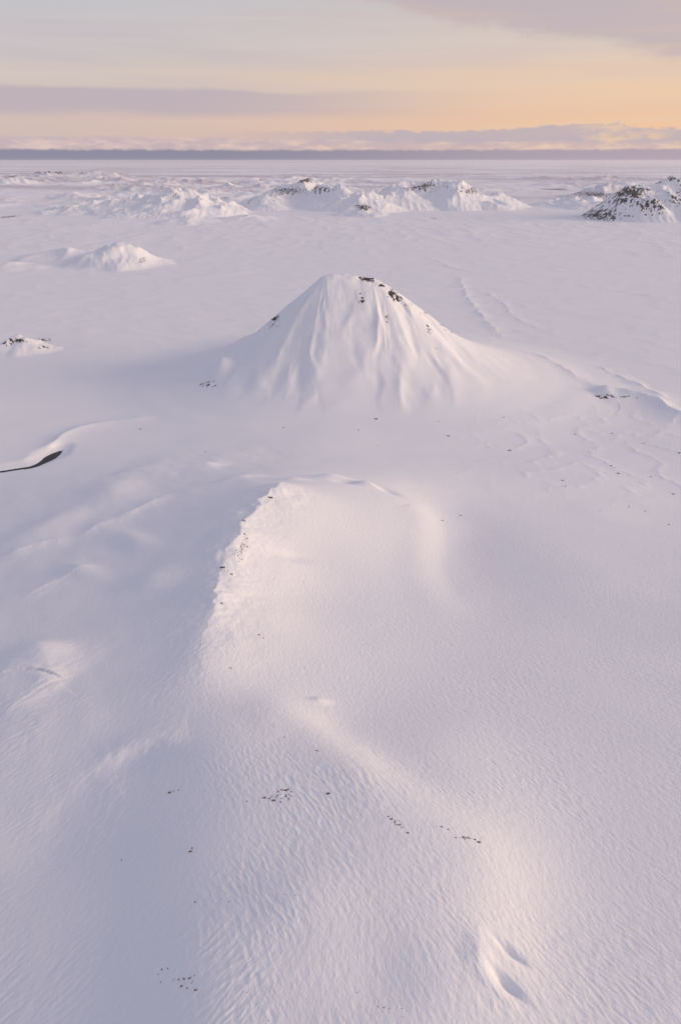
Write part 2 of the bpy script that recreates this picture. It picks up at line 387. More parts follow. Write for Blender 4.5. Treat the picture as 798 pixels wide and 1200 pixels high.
def terrain(x, y, want=False):
    """ground height; with want=True also the rock amount and which landform owns each spot"""
    x = np.asarray(x, dtype=np.float64); y = np.asarray(y, dtype=np.float64)
    shp = x.shape; x = x.ravel(); y = y.ravel()
    r = np.hypot(x, y); h = np.zeros(x.shape); own = np.zeros(x.shape, dtype=np.int32); crag = np.zeros(x.shape)
    # --- broad roughness of the plain, growing into lumpy country beyond 4 km and dying out on the far plain
    h += 1.6 * fbm(x / 260.0, y / 180.0, 1, 3) * (1 - ss(r, 30000, 60000))
    m = r > 1500
    if m.any():
        xx, yy, rr = x[m], y[m], r[m]
        lump = .55 * ridged(xx / 1500.0, yy / 1700.0, 204, 5) ** 1.5 * 1.4 + .45 * ridged(xx / 560.0, yy / 760.0, 201, 5) ** 1.3
        region = ss(fbm(xx / 4200.0, yy / 4200.0, 207, 2), -0.25, 0.25)
        amp = 10 * ss(rr, 2600, 5000) + 90 * ss(rr, 5800, 10000) * (.12 + 1.0 * region) * (1 - ss(rr, 17000, 24000)) + 14 * ss(rr, 9000, 14000) * (1 - ss(rr, 30000, 60000))
        h[m] += amp * (lump - 0.15) + 3.0 * ss(rr, 2400, 4500) * (ridged(xx / 150.0, yy / 260.0, 209, 3) - .3)
        far = rr > 9000
        band = np.zeros(rr.shape); band[far] = 28 * ss(rr[far], 16000, 30000) * fbm(xx[far] / 7000.0, yy[far] / 9000.0, 211, 3)
        h[m] += band
    # --- shallow swells between the cone and the near hill
    m = (r > 500) & (r < 3500)
    xx, yy = x[m], y[m]
    sw = fbm(xx / 110.0, yy / 60.0, 220, 4)
    near = ss(yy, 620, 800) * (1 - ss(yy, 1040, 1180))
    rightside = ss(xx, 60, 300)
    h[m] += near * (.7 * sw + rightside * 1.1 * (ridged(xx / 60.0, yy / 75.0, 221, 3) ** 2))
    h[m] += 0.9 * ridged((xx + yy * .3) / 120.0, yy / 90.0, 223, 3) * ss(yy, 1000, 1500)
    # --- near hill
    m = r < 1900
    xx, yy, rr = x[m], y[m], r[m]
    hill = TPS(xx, yy)
    hill = np.where(hill > 6, hill, 6 * np.exp((hill - 6) / 6.0)) - 0.8
    hill *= (1 - ss(rr, 1000, 1500)) * (1 - ss(yy, 1000, 1120))
    jag = 7.0 * gnoise(xx / 34.0, yy / 34.0, 301) * (1 + gnoise(xx / 50., yy / 50., 303)) + 6.5 * gnoise(xx / 14.0, yy / 13.0, 304) * ss(gnoise(xx / 30., yy / 30., 306), -.2, .5) + 1.6 * gnoise(xx / 5.0, yy / 5.0, 302)
    dC, aC = pline(xx, yy, CREST)
    dD = np.interp(yy, DIVIDE[::-1, 1], DIVIDE[::-1, 0]) - xx; dCw = dC + jag * (1 - .8 * ss(aC, .7, .95)) * (1 - ss(np.abs(dC), 20, 60))
    wC = ss(aC, 0.0, .12) * (1 - ss(aC, .74, 1.0))
    e = 0
    e = e + wC * (8.5 * np.exp(-(np.sqrt(dCw ** 2 + (.8 + 9 * ss(aC, .68, .95)) ** 2)) / np.where(dCw > 0, 24.0, 27.0)) * (1 - ss(np.abs(dC), 35, 85)))
    dS, aS = pline(xx, yy, SPUR); dSw = dS + 0.5 * jag * (1 - ss(np.abs(dS), 10, 40))
    wS = ss(aS, 0.0, .4) * (1 - .85 * ss(aS, .35, .6)) * (1 - ss(aS, .9, 1.0))
    e = e + wS * (2.8 * np.exp(-(dSw / 15.0) ** 2) * np.tanh(dSw / 3.0))
    dB, aB = pline(xx, yy, BREAK); dBw = dB + 0.3 * jag
    e = e + ss(aB, 0, .2) * (3.2 - 2.0 * ss(aB, .4, .7)) * (1 - ss(aB, .85, 1)) * np.exp(-(dBw / np.where(dBw > 0, 17.0, 14.0)) ** 2) * (1 - .5 * ss(aB, .9, 1))
    dR, aR = pline(xx, yy, BOWLR)
    wR = ss(aR, 0, .3) * (1 - ss(aR, .5, 1.0)); e = e - wR * 1.9 * np.exp(-((dR + 3) / np.where(dR + 3 > 0, 15.0, 46.0)) ** 2) + wR * 1.0 * np.exp(-((dR - 26) / 14.0) ** 2)
    dK, aK = pline(xx, yy, BANK_A, )
    e = e + ss(aK, 0.05, .35) * (1 - ss(aK, .85, 1.0)) * 7.5 * np.exp(-np.abs(dK + 2.0 * gnoise(xx / 30., yy / 30., 305)) / 13.0)
    dL, aL = pline(xx, yy, BANK_B)
    e = e + ss(aL, 0, .3) * (1 - ss(aL, .8, 1.0)) * 6.5 * np.exp(-np.abs(dL) / np.where(dL > 0, 12.0, 24.0))
    for Q in FOLDS:
        dL, aL = pline(xx, yy, Q[0]); e = e + Q[1] * ss(aL, 0, .3) * (1 - ss(aL, .7, 1.0)) * np.exp(-np.sqrt((dL + jag * .6) ** 2 + 9) / np.where(dL > 0, Q[2], Q[3]))
    for (px, py, z, rx, ry, a, rot) in MOUNDS:
        cx, cy = at(px, py, z); c, s = math.cos(R(rot)), math.sin(R(rot))
        u = (xx - cx) * c + (yy - cy) * s; v = -(xx - cx) * s + (yy - cy) * c
        e = e + 1.5 * a * np.exp(-((u / rx) ** 2 + (v / ry) ** 2))
    # wind scours: the two scoop hollows near the bottom right
    for (px, py, z, ln, wd, dep, rot) in [(597, 1113, 170, 5.2, 1.7, 1.7, -42), (590, 1156, 171, 5.4, 2.3, 2.3, -48)]:
        cx, cy = at(px, py, z); c, s = math.cos(R(rot)), math.sin(R(rot))
        u = (xx - cx) * c + (yy - cy) * s; v = -(xx - cx) * s + (yy - cy) * c
        q = (u / ln) ** 2 + (v / wd) ** 2
        e = e - dep * np.exp(-q * 1.2) * (1 + 0.6 * np.tanh(v / wd * 2))
        e = e + 0.2 * dep * np.exp(-((u / ln) ** 2 + ((v + wd * 1.5) / (wd * .9)) ** 2))
    cx, cy = at(562, 1118, 172)
    e = e + 1.3 * np.exp(-(((xx - cx) / 4.0) ** 2 + ((yy - cy) / 7.0) ** 2))
    # undulation of the shaded flank
    leftm = ss(dD, 5, 60) * ss(hill, 5, 40)
    e = e + ss(hill, 3, 30) * (.22 * fbm(xx / 60.0, yy / 60.0, 310, 3)) + leftm * 1.8 * fbm((xx + .5 * yy) / 60.0, (yy - .5 * xx) / 110.0, 312, 3)
    # --- wind ripples (sastrugi), different wind on either flank
    near = rr < 1000
    xn, yn = xx[near], yy[near]
    lm = ss(dD[near] + 22 * gnoise(xn / 45., yn / 45., 330) + 10 * gnoise(xn / 12., yn / 12., 334), -22, 22)
    f1 = 1 - ss(rr[near], 330, 520); f2 = 1 - ss(rr[near], 140, 240); f3 = ss(rr[near], 200, 400)
    def rip(ang, across, length, seed):
        c, s = math.cos(R(ang)), math.sin(R(ang))
        wu = .3 * gnoise(xn / 22., yn / 22., seed + 5)
        u = (xn * c + yn * s) / length; v = (-xn * s + yn * c) / across + wu
        return .62 * (1 - 2.2 * np.abs(gnoise(u, v, seed))) + .38 * gnoise(u * 2.2, v * 2.0, seed + 1)
    topm = np.exp(-(((xn - TOPX) / 45) ** 2 + ((yn - TOPY) / 90) ** 2) ** 2) * (1 - lm * .6)
    patch = .22 + 1.15 * ss(fbm(xn / 55., yn / 70., 331, 3), -.35, .35)
    sas = (1 - lm) * (f1 * .11 * rip(-58, 2.1, 7, 340) + f2 * .045 * rip(-50, 1.0, 4, 343) + .02 * f3 * rip(-54, 4.2, 15, 346)) + lm * (f1 * .20 * rip(52, 2.4, 9, 350) + f2 * .08 * rip(45, 1.1, 5, 353) + .12 * f3 * rip(50, 5.0, 19, 356)) + topm * .12 * rip(-66, 3.0, 12, 360)
    e[near] += patch * sas * (1 - ss(rr[near], 600, 1000)) * ss(hill[near], -1, 25)
    h[m] += hill * 1.0 + e * np.where(hill > 0, ss(hill, -1, 6), 0) + 0
    o = own[m]; o[hill > 4.5] = 1; own[m] = o
    # stream gully
    dW, aW = pline(xx, yy, STREAM)
    ww = np.interp(aW, SW_A, SW_W)
    g = np.exp(-(dW / (ww + 14.0)) ** 4)
    h[m] = h[m] * (1 - g) + g * (1.2 - 3.0 * np.exp(-(dW / ww) ** 2))
    # --- drift lines on the plain
    m = (r > 900) & (r < 4000)
    xx, yy = x[m], y[m]
    for k, (P, a, w) in enumerate(DRIFTS):
        d, al = pline(xx, yy, P)
        d = d + (w * .9) * fbm(xx / (w * 3.5), yy / (w * 3.5), 400 + k, 3)
        amp = (.6 if k < 7 else 1) * a * ss(al, 0, .15) * (1 - ss(al, .85, 1.0)) * (0.45 + .75 * ss(gnoise(xx / 45., yy / 45., 420 + k), -.4, .5))
        if k == 7: amp = a * ss(al, 0, .18) * (1 - .3 * ss(al, .4, 1.0))
        h[m] += amp * np.exp(-np.abs(d) / w * (1.0 if k != 7 else .9))
        if k == 7: o = own[m]; o[(np.abs(d) < w * 2.2) & (amp > a * .1)] = 12; own[m] = o
    # --- the cone
    m = (np.abs(x - CX) < 560) & (np.abs(y - CY) < 520)
    if m.any():
        q, d, th = cone(x[m], y[m]); h[m] = h[m] * (1 - ss(q, 2, 30)) + q
        sx, sy = at(262, 452, 14)
        bump = 16 * np.exp(-(((x[m] - sx) / 16) ** 2 + ((y[m] - sy) / 26) ** 2)); h[m] += bump
        o = own[m]; o[(q > 1.5)] = 2; own[m] = o
    # --- smooth hills of the middle distance
    for (k, px, py, wpx, dep, H, rot, seed) in MIDS:
        if H == 0: continue
        cx, cy = at(px, py, 0); depth = cy * CP + CAM_H * SP; rx = wpx * depth / FPX; cy = cy + dep * .35
        m = (np.abs(x - cx) < rx * 1.9) & (np.abs(y - cy) < dep * 1.9)
        if not m.any(): continue
        xx, yy = x[m], y[m]
        q = gauss_hill(xx + rx * .12 * gnoise(xx / rx * 2, yy / rx * 2, seed), yy + dep * .2 * gnoise(xx / rx * 2, yy / rx * 2, seed + 1), cx, cy, rx, dep)
        f = np.clip(1 - q, 0, 1); f = .55 * f + .45 * f * f * (3 - 2 * f)
        rd = ridged((xx - yy * .5) / (rx * .8), (yy + xx * .4) / (rx * 1.1), seed + 3, 4)
        h[m] += H * f * (.72 + .42 * rd) + H * .06 * ridged(xx / (rx * .2), yy / (rx * .4), seed + 4, 3) * ss(f, 0, .3)
        o = own[m]; o[f > .03] = k + 3; own[m] = o
    # --- rugged distant mountains
    for (k, px, py, wpx, dep, H, seed) in PEAKS:
        H = H * {2: 1.0, 3: 1.0, 1: 1.12}.get(k, 1.15); wpx = wpx * 1.12
        cx, cy = at(px, py, 0); depth = cy * CP + CAM_H * SP; rx = wpx * depth / FPX; cy = cy + dep * .8
        m = (np.abs(x - cx) < rx * 1.5) & (np.abs(y - cy) < dep * 1.5)
        if not m.any(): continue
        xx, yy = x[m], y[m]; sc = H * 2.5
        q = gauss_hill(xx + rx * .30 * gnoise(xx / sc, yy / sc, seed), yy + dep * .3 * gnoise(xx / sc, yy / sc, seed + 1), cx, cy, rx, dep)
        f = np.clip(1 - q ** 1.25, 0, 1)
        rd = ridged(xx / sc, yy / sc, seed + 3, 6, .52)
        add_ = H * f * ((.68 + .50 * rd) if k in (1, 2) else (.58 + .75 * rd)) + H * .05 * ss(f, 0, .15) * (ridged(xx / (sc * .16), yy / (sc * .4), seed + 7, 3) - .2)
        h[m] = np.maximum(h[m], h[m] * .3 + add_)
        crag[m] = np.maximum(crag[m], (.70 if k == 3 else .42 if k in (1, 2, 5) else .3 if k == 4 else .45) * ss(rd, .42, .68) * ss(f, .1, .35))
        o = own[m]; o[f > .03] = k + 3; own[m] = o
    if not want: return h.reshape(shp)
    # --- bare rock: where the photo shows it, as soft blotches the shader breaks up
    rock = crag
    depth = y * CP + (CAM_H - h) * SP
    ok = depth > 50
    u = np.where(ok, x / np.maximum(depth, 1), 9)
    for (wx, wy, z, rxp, ryp, s, a, b) in _rs:
        dd = wy * CP + (CAM_H - z) * SP
        rx = rxp * dd / FPX; dz = ryp * dd / FPX * 1.15
        m = (np.abs(x - wx) < rx * 2.2) & (np.abs(y - wy) < max(900.0 * dd / 6000, 60) + rx)
        if b > 600: m &= np.hypot(x - wx, y - wy) < 60
        if not m.any(): continue
        q = ((x[m] - wx) / rx) ** 2 + ((h[m] - z + (y[m] - wy) * (z - CAM_H) / wy * 0 - (y[m] - wy) * (-(CAM_H - z) / wy)) / dz) ** 2
        rock[m] = np.maximum(rock[m], s * np.exp(-q * .8))
    return h.reshape(shp), rock.reshape(shp), own.reshape(shp)


# ------------------------------------------------------------------ materials
def mat_new(name):
    m = bpy.data.materials.new(name); m.use_nodes = True; t = m.node_tree; t.nodes.clear(); return m, t


def node(t, kind, **kw):
    n = t.nodes.new(kind)
    for k, v in kw.items():
        if k.startswith('_'): setattr(n, k[1:], v)
        else: n.inputs[k.replace('__', ' ')].default_value = v
    return n


def snow_material():
    m, t = mat_new("snow_and_rock"); L_ = t.links.new
    tc = node(t, 'ShaderNodeTexCoord'); P = tc.outputs['Object']
    cdn = node(t, 'ShaderNodeCameraData')
    rk = node(t, 'ShaderNodeAttribute', _attribute_name='rock')
    # rock mask: noise in three dimensions against the blotch strength; grain grows with the landform through attribute 'grain'
    gr = node(t, 'ShaderNodeAttribute', _attribute_name='grain')
    vs = node(t, 'ShaderNodeVectorMath', _operation='SCALE'); sq = node(t, 'ShaderNodeVectorMath', _operation='MULTIPLY'); L_(P, sq.inputs[0]); sq.inputs[1].default_value = (1.15, 1.15, .38); L_(sq.outputs[0], vs.inputs[0]); L_(gr.outputs['Fac'], vs.inputs['Scale'])
    n1 = node(t, 'ShaderNodeTexNoise', Scale=1.0, Detail=7.0, Roughness=0.62); L_(vs.outputs[0], n1.inputs['Vector'])
    s1 = _n(t, 'ADD', rk.outputs['Fac'], _n(t, 'MULTIPLY', _n(t, 'SUBTRACT', n1.outputs[0], 0.5), 2.6))
    geo = node(t, 'ShaderNodeNewGeometry'); sp_ = node(t, 'ShaderNodeSeparateXYZ'); L_(geo.outputs['Normal'], sp_.inputs[0])
    steep = _n(t, 'SUBTRACT', 1.0, sp_.outputs[2])
    s1 = _n(t, 'ADD', s1, _n(t, 'MULTIPLY', steep, 0.35))
    mr = node(t, 'ShaderNodeMapRange'); mr.inputs[1].default_value = .72; mr.inputs[2].default_value = .92
    L_(s1, mr.inputs[0])
    gate = node(t, 'ShaderNodeMapRange'); gate.inputs[1].default_value = .05; gate.inputs[2].default_value = .25
    L_(rk.outputs['Fac'], gate.inputs[0])
    mask = _n(t, 'MULTIPLY', mr.outputs[0], gate.outputs[0])
    # snow: almost white with very slight patches of older, denser crust
    n2 = node(t, 'ShaderNodeTexNoise', Scale=.018, Detail=5.0, Roughness=.55); L_(P, n2.inputs['Vector'])
    snow = node(t, 'ShaderNodeMix', _data_type='RGBA'); L_(n2.outputs[0], snow.inputs[0])
    snow.inputs[6].default_value = (.80, .82, .85, 1); snow.inputs[7].default_value = (.87, .875, .885, 1)
    mpf = node(t, 'ShaderNodeMapping'); mpf.inputs['Scale'].default_value = (.00014, .00034, 0); L_(P, mpf.inputs[0])
    nf = node(t, 'ShaderNodeTexNoise', Scale=1.0, Detail=7.0, Roughness=.65); L_(mpf.outputs[0], nf.inputs['Vector'])
    rf = node(t, 'ShaderNodeMapRange'); rf.inputs[1].default_value = .45; rf.inputs[2].default_value = .60; L_(nf.outputs[0], rf.inputs[0])
    lf = node(t, 'ShaderNodeVectorMath', _operation='LENGTH'); L_(P, lf.inputs[0])
    gf = node(t, 'ShaderNodeMapRange'); gf.inputs[1].default_value = 5500; gf.inputs[2].default_value = 13000; L_(lf.outputs['Value'], gf.inputs[0])
    scour = node(t, 'ShaderNodeMix', _data_type='RGBA'); L_(_n(t, 'MULTIPLY', _n(t, 'MULTIPLY', rf.outputs[0], gf.outputs[0]), .75), scour.inputs[0])
    L_(snow.outputs[2], scour.inputs[6]); scour.inputs[7].default_value = (.42, .36, .42, 1); snow = scour
    n3 = node(t, 'ShaderNodeTexNoise', Scale=6.0, Detail=4.0, Roughness=.6); L_(vs.outputs[0], n3.inputs['Vector'])
    rock = node(t, 'ShaderNodeMix', _data_type='RGBA'); L_(n3.outputs[0], rock.inputs[0])
    rock.inputs[6].default_value = (.018, .018, .022, 1); rock.inputs[7].default_value = (.085, .068, .060, 1)
    mixn = node(t, 'ShaderNodeMix', _data_type='RGBA'); L_(mask, mixn.inputs[0]); L_(snow.outputs[2], mixn.inputs[6]); L_(rock.outputs[2], mixn.inputs[7])
    bs = node(t, 'ShaderNodeBsdfPrincipled'); L_(mixn.outputs[2], bs.inputs['Base Color'])
    bs.inputs['Roughness'].default_value = .75; bs.inputs['Specular IOR Level'].default_value = .2
    # fine grain
    b0 = node(t, 'ShaderNodeTexNoise', Scale=.55, Detail=5.0, Roughness=.6)
    mp = node(t, 'ShaderNodeMapping'); mp.inputs['Rotation'].default_value = (0, 0, R(-35)); mp.inputs['Scale'].default_value = (1.0, .42, 1.0)
    L_(P, mp.inputs[0]); L_(mp.outputs[0], b0.inputs['Vector'])
    bp = node(t, 'ShaderNodeBump', Strength=1.0, Distance=.32)
    fade = node(t, 'ShaderNodeMapRange'); fade.inputs[1].default_value = 500; fade.inputs[2].default_value = 1500; fade.inputs[3].default_value = 1; fade.inputs[4].default_value = .0
    ln = node(t, 'ShaderNodeVectorMath', _operation='LENGTH'); L_(P, ln.inputs[0]); L_(ln.outputs['Value'], fade.inputs[0])
    hh = _n(t, 'MULTIPLY', b0.outputs[0], fade.outputs[0]); hh = _n(t, 'ADD', hh, _n(t, 'MULTIPLY', mask, _n(t, 'MULTIPLY', n3.outputs[0], 4.0)))
    L_(hh, bp.inputs['Height']); L_(bp.outputs[0], bs.inputs['Normal'])
    o = node(t, 'ShaderNodeOutputMaterial'); L_(bs.outputs[0], o.inputs[0])
    return m


SNOW = snow_material()

# ------------------------------------------------------------------ the ground sheet: a polar grid that is dense where the view goes
az = np.concatenate([np.linspace(-180, -62, 40, endpoint=False), np.linspace(-62, -44, 50, endpoint=False), np.linspace(-44, -27.5, 110, endpoint=False),
                     np.linspace(-27.5, 27.5, 720, endpoint=False), np.linspace(27.5, 44, 110, endpoint=False), np.linspace(44, 62, 50, endpoint=False),
                     np.linspace(62, 180, 40, endpoint=False)])


def geo_r(a, b, q):
    n = max(2, int(math.log(b / a) / q)); return np.geomspace(a, b, n, endpoint=False)


rad = np.concatenate([geo_r(4, 70, .03), geo_r(70, 900, .0022), geo_r(900, 1700, .0034), geo_r(1700, 4800, .0045), geo_r(4800, 9000, .0022), geo_r(9000, 20000, .0042), geo_r(20000, 100000, .02), [110000.0]])
NA, NR = len(az), len(rad)
A, Rr = np.meshgrid(R(1) * az, rad)
X = (Rr * np.sin(A)); Y = (Rr * np.cos(A))
Z, ROCK, OWN = terrain(X, Y, True)
GRAIN = np.where(OWN == 2, .13, np.where(Rr > 3500, .045, np.where(OWN == 1, .9, .12)))
print("grid", NR, NA, NR * NA)

ii, jj = np.meshgrid(np.arange(NR - 1), np.arange(NA), indexing='ij')
j2 = (jj + 1) % NA
quads = np.stack([ii * NA + jj, ii * NA + j2, (ii + 1) * NA + j2, (ii + 1) * NA + jj], -1).reshape(-1, 4)[:, ::-1]
V = np.stack([X.ravel(), Y.ravel(), Z.ravel()], -1).astype(np.float32)
own_f = OWN.ravel()[quads[:, 3]]


def mesh_part(name, sel, label, cat, extra_fan=False):
    q = quads[sel]
    used, inv = np.unique(q, return_inverse=True)
    v = V[used]; q = inv.reshape(-1, 4)
    me = bpy.data.meshes.new(name)
    nv = len(v); fan = 0
    loops = q.ravel(); sizes = np.full(len(q), 4)
    if extra_fan:
        c = np.array([[0, 0, float(terrain(np.array([0.0]), np.array([0.0]))[0])]], dtype=np.float32)
        ring = np.searchsorted(used, np.arange(NA)); v = np.concatenate([v, c])
        tri = np.stack([np.full(NA, nv), np.roll(ring, -1), ring], -1)
        loops = np.concatenate([loops, tri.ravel()]); sizes = np.concatenate([sizes, np.full(NA, 3)])
    me.vertices.add(len(v)); me.vertices.foreach_set('co', v.ravel())
    me.loops.add(len(loops)); me.loops.foreach_set('vertex_index', loops.astype(np.int32))
    st = np.concatenate([[0], np.cumsum(sizes)[:-1]]).astype(np.int32)
    me.polygons.add(len(sizes)); me.polygons.foreach_set('loop_start', st)
    me.update(calc_edges=True)
    me.shade_smooth()
    for nm, arr in (('rock', ROCK), ('grain', GRAIN)):
        a = me.attributes.new(nm, 'FLOAT', 'POINT'); d = arr.ravel()[used].astype(np.float32)
        if extra_fan: d = np.concatenate([d, d[:1]])
        a.data.foreach_set('value', d)
    me.materials.append(SNOW)
    o = bpy.data.objects.new(name, me); COL.objects.link(o)
    o['kind'] = 'structure'; o['label'] = label; o['category'] = cat
    return o


mesh_part('ground', own_f == 0, 'flat snow covered plain reaching to the horizon', 'ground')
mesh_part('hill', own_f == 1, 'large near hill with a sunlit bowl and a long wind rippled crest', 'hill', True)
mesh_part('mountain', own_f == 2, 'lone snowy cone with ribbed flanks in the middle of the plain', 'mountain')
for k, nm, lb in [(4, 'mountain', 'distant mountain with a dark rock cap left of centre'),
                  (5, 'mountain', 'distant long snowy range with scattered rock, right behind the cone'),
                  (6, 'mountain', 'dark streaked mountain at the right edge of the view'),
                  (7, 'mountain', 'distant furrowed snowy mountains left of the rock capped one'),
                  (8, 'ridge', 'low dark rocky ridge left of the streaked mountain'),
                  (9, 'plateau', 'farthest rocky plateau at the left under the horizon'),
                  (10, 'hill', 'smooth rounded hill at left with a sunlit right face'),
                  (11, 'knoll', 'small rock topped knoll at the left edge of the plain'),
                  (12, 'knoll', 'low rock topped bank at the right edge beside the cone')]:
    if (own_f == k).any():
        mesh_part(nm, own_f == k, lb, nm)

# ------------------------------------------------------------------ open stream at the left
wm, t = mat_new("dark_water")
b = node(t, 'ShaderNodeBsdfPrincipled', Roughness=.25); b.inputs['Base Color'].default_value = (.010, .012, .016, 1)
b.inputs['Specular IOR Level'].default_value = .1
nn = node(t, 'ShaderNodeTexNoise', Scale=.6, Detail=3.0); bb = node(t, 'ShaderNodeBump', Strength=.3, Distance=.1)
tcw = node(t, 'ShaderNodeTexCoord'); t.links.new(tcw.outputs['Object'], nn.inputs['Vector']); t.links.new(nn.outputs[0], bb.inputs['Height']); t.links.new(bb.outputs[0], b.inputs['Normal'])
t.links.new(b.outputs[0], node(t, 'ShaderNodeOutputMaterial').inputs[0])
P = STREAM; Lc = np.concatenate([[0], np.cumsum(np.hypot(*(np.diff(P[:, :2], axis=0).T)))])
ns = 160; tt = np.linspace(0, Lc[-1], ns)
cx = np.interp(tt, Lc, P[:, 0]); cy = np.interp(tt, Lc, P[:, 1]); tx = np.gradient(cx); ty = np.gradient(cy); ln = np.hypot(tx, ty)
hw = np.interp(tt / Lc[-1], SW_A, SW_W) * .95
verts = []; faces = []
for i in range(ns):
    for sgn in (-1, 1): verts.append((cx[i] - sgn * ty[i] / ln[i] * hw[i], cy[i] + sgn * tx[i] / ln[i] * hw[i], WATER_Z))
    if i: faces.append((2 * i - 2, 2 * i, 2 * i + 1, 2 * i - 1))
me = bpy.data.meshes.new('stream'); me.from_pydata(verts, [], faces); me.materials.append(wm)
o = bpy.data.objects.new('stream', me); COL.objects.link(o); o['kind'] = 'structure'; o['label'] = 'narrow black open stream in the snow at the left edge'; o['category'] = 'stream'

# ------------------------------------------------------------------ rocks poking through the snow
rm, t = mat_new("lava_rock")
tcr = node(t, 'ShaderNodeTexCoord')
n1 = node(t, 'ShaderNodeTexNoise', Scale=1.3, Detail=6.0, Roughness=.65); t.links.new(tcr.outputs['Object'], n1.inputs['Vector'])
rc = node(t, 'ShaderNodeMix', _data_type='RGBA'); t.links.new(n1.outputs[0], rc.inputs[0]); rc.inputs[6].default_value = (.05, .033, .027, 1); rc.inputs[7].default_value = (.20, .135, .10, 1)
b = node(t, 'ShaderNodeBsdfPrincipled', Roughness=.9); t.links.new(rc.outputs[2], b.inputs['Base Color'])
# a dusting of snow where a face is level and the noise allows it
ge = node(t, 'ShaderNodeNewGeometry'); sz = node(t, 'ShaderNodeSeparateXYZ'); t.links.new(ge.outputs['Normal'], sz.inputs[0])
n2 = node(t, 'ShaderNodeTexNoise', Scale=.9, Detail=4.0); t.links.new(tcr.outputs['Object'], n2.inputs['Vector'])
f = _n(t, 'ADD', sz.outputs[2], _n(t, 'MULTIPLY', _n(t, 'SUBTRACT', n2.outputs[0], .5), 1.2))
mr = node(t, 'ShaderNodeMapRange'); mr.inputs[1].default_value = .92; mr.inputs[2].default_value = 1.02; t.links.new(f, mr.inputs[0])
ms = node(t, 'ShaderNodeMix', _data_type='RGBA'); t.links.new(mr.outputs[0], ms.inputs[0]); t.links.new(rc.outputs[2], ms.inputs[6]); ms.inputs[7].default_value = (.82, .83, .85, 1)
t.links.new(ms.outputs[2], b.inputs['Base Color'])
bb = node(t, 'ShaderNodeBump', Strength=.7, Distance=.2); t.links.new(n1.outputs[0], bb.inputs['Height']); t.links.new(bb.outputs[0], b.inputs['Normal'])
t.links.new(b.outputs[0], node(t, 'ShaderNodeOutputMaterial').inputs[0])


def rock_mesh(seed, sub=3):
    """an angular lump about 1 m in radius, cut by random planes so that it has facets and ledges"""
    import bmesh
    rng = np.random.RandomState(seed); bm = bmesh.new(); bmesh.ops.create_icosphere(bm, subdivisions=sub, radius=1)
    pn = rng.normal(size=(13, 3)); pn /= np.linalg.norm(pn, axis=1)[:, None]; pd = rng.uniform(.5, .95, 13)
    for v in bm.verts:
        p = np.array(v.co)
        for n_, d_ in zip(pn, pd):
            k = p @ n_
            if k > d_: p = p - n_ * (k - d_) * .92
        w = p * 3.1 + seed
        p = p * (1 + .10 * math.sin(w[0] * 1.7 + 2 * math.sin(w[1])) + .07 * math.sin(w[2] * 2.9 + w[0]))
        v.co = p
    me = bpy.data.meshes.new('rock'); bm.to_mesh(me); bm.free(); me.materials.append(rm); return me


ROCKS = [rock_mesh(s) for s in range(3, 15)]


def hit(px, py):
    """first place where the sight line through a photo pixel meets the ground"""
    v = (py - 600) / FPX; u = (px - 399) / FPX
    d = np.array([u, CP - v * SP, -SP - v * CP]); tt = np.geomspace(80, 3000, 900)
    g = terrain(d[0] * tt, d[1] * tt); below = (CAM_H + d[2] * tt) < g
    i = int(np.argmax(below)); a, b = tt[i - 1], tt[i]
    ts = np.linspace(a, b, 24); g = terrain(d[0] * ts, d[1] * ts); j = int(np.argmax((CAM_H + d[2] * ts) < g)); k = ts[j]
    return d[0] * k, d[1] * k, float(g[j]), k


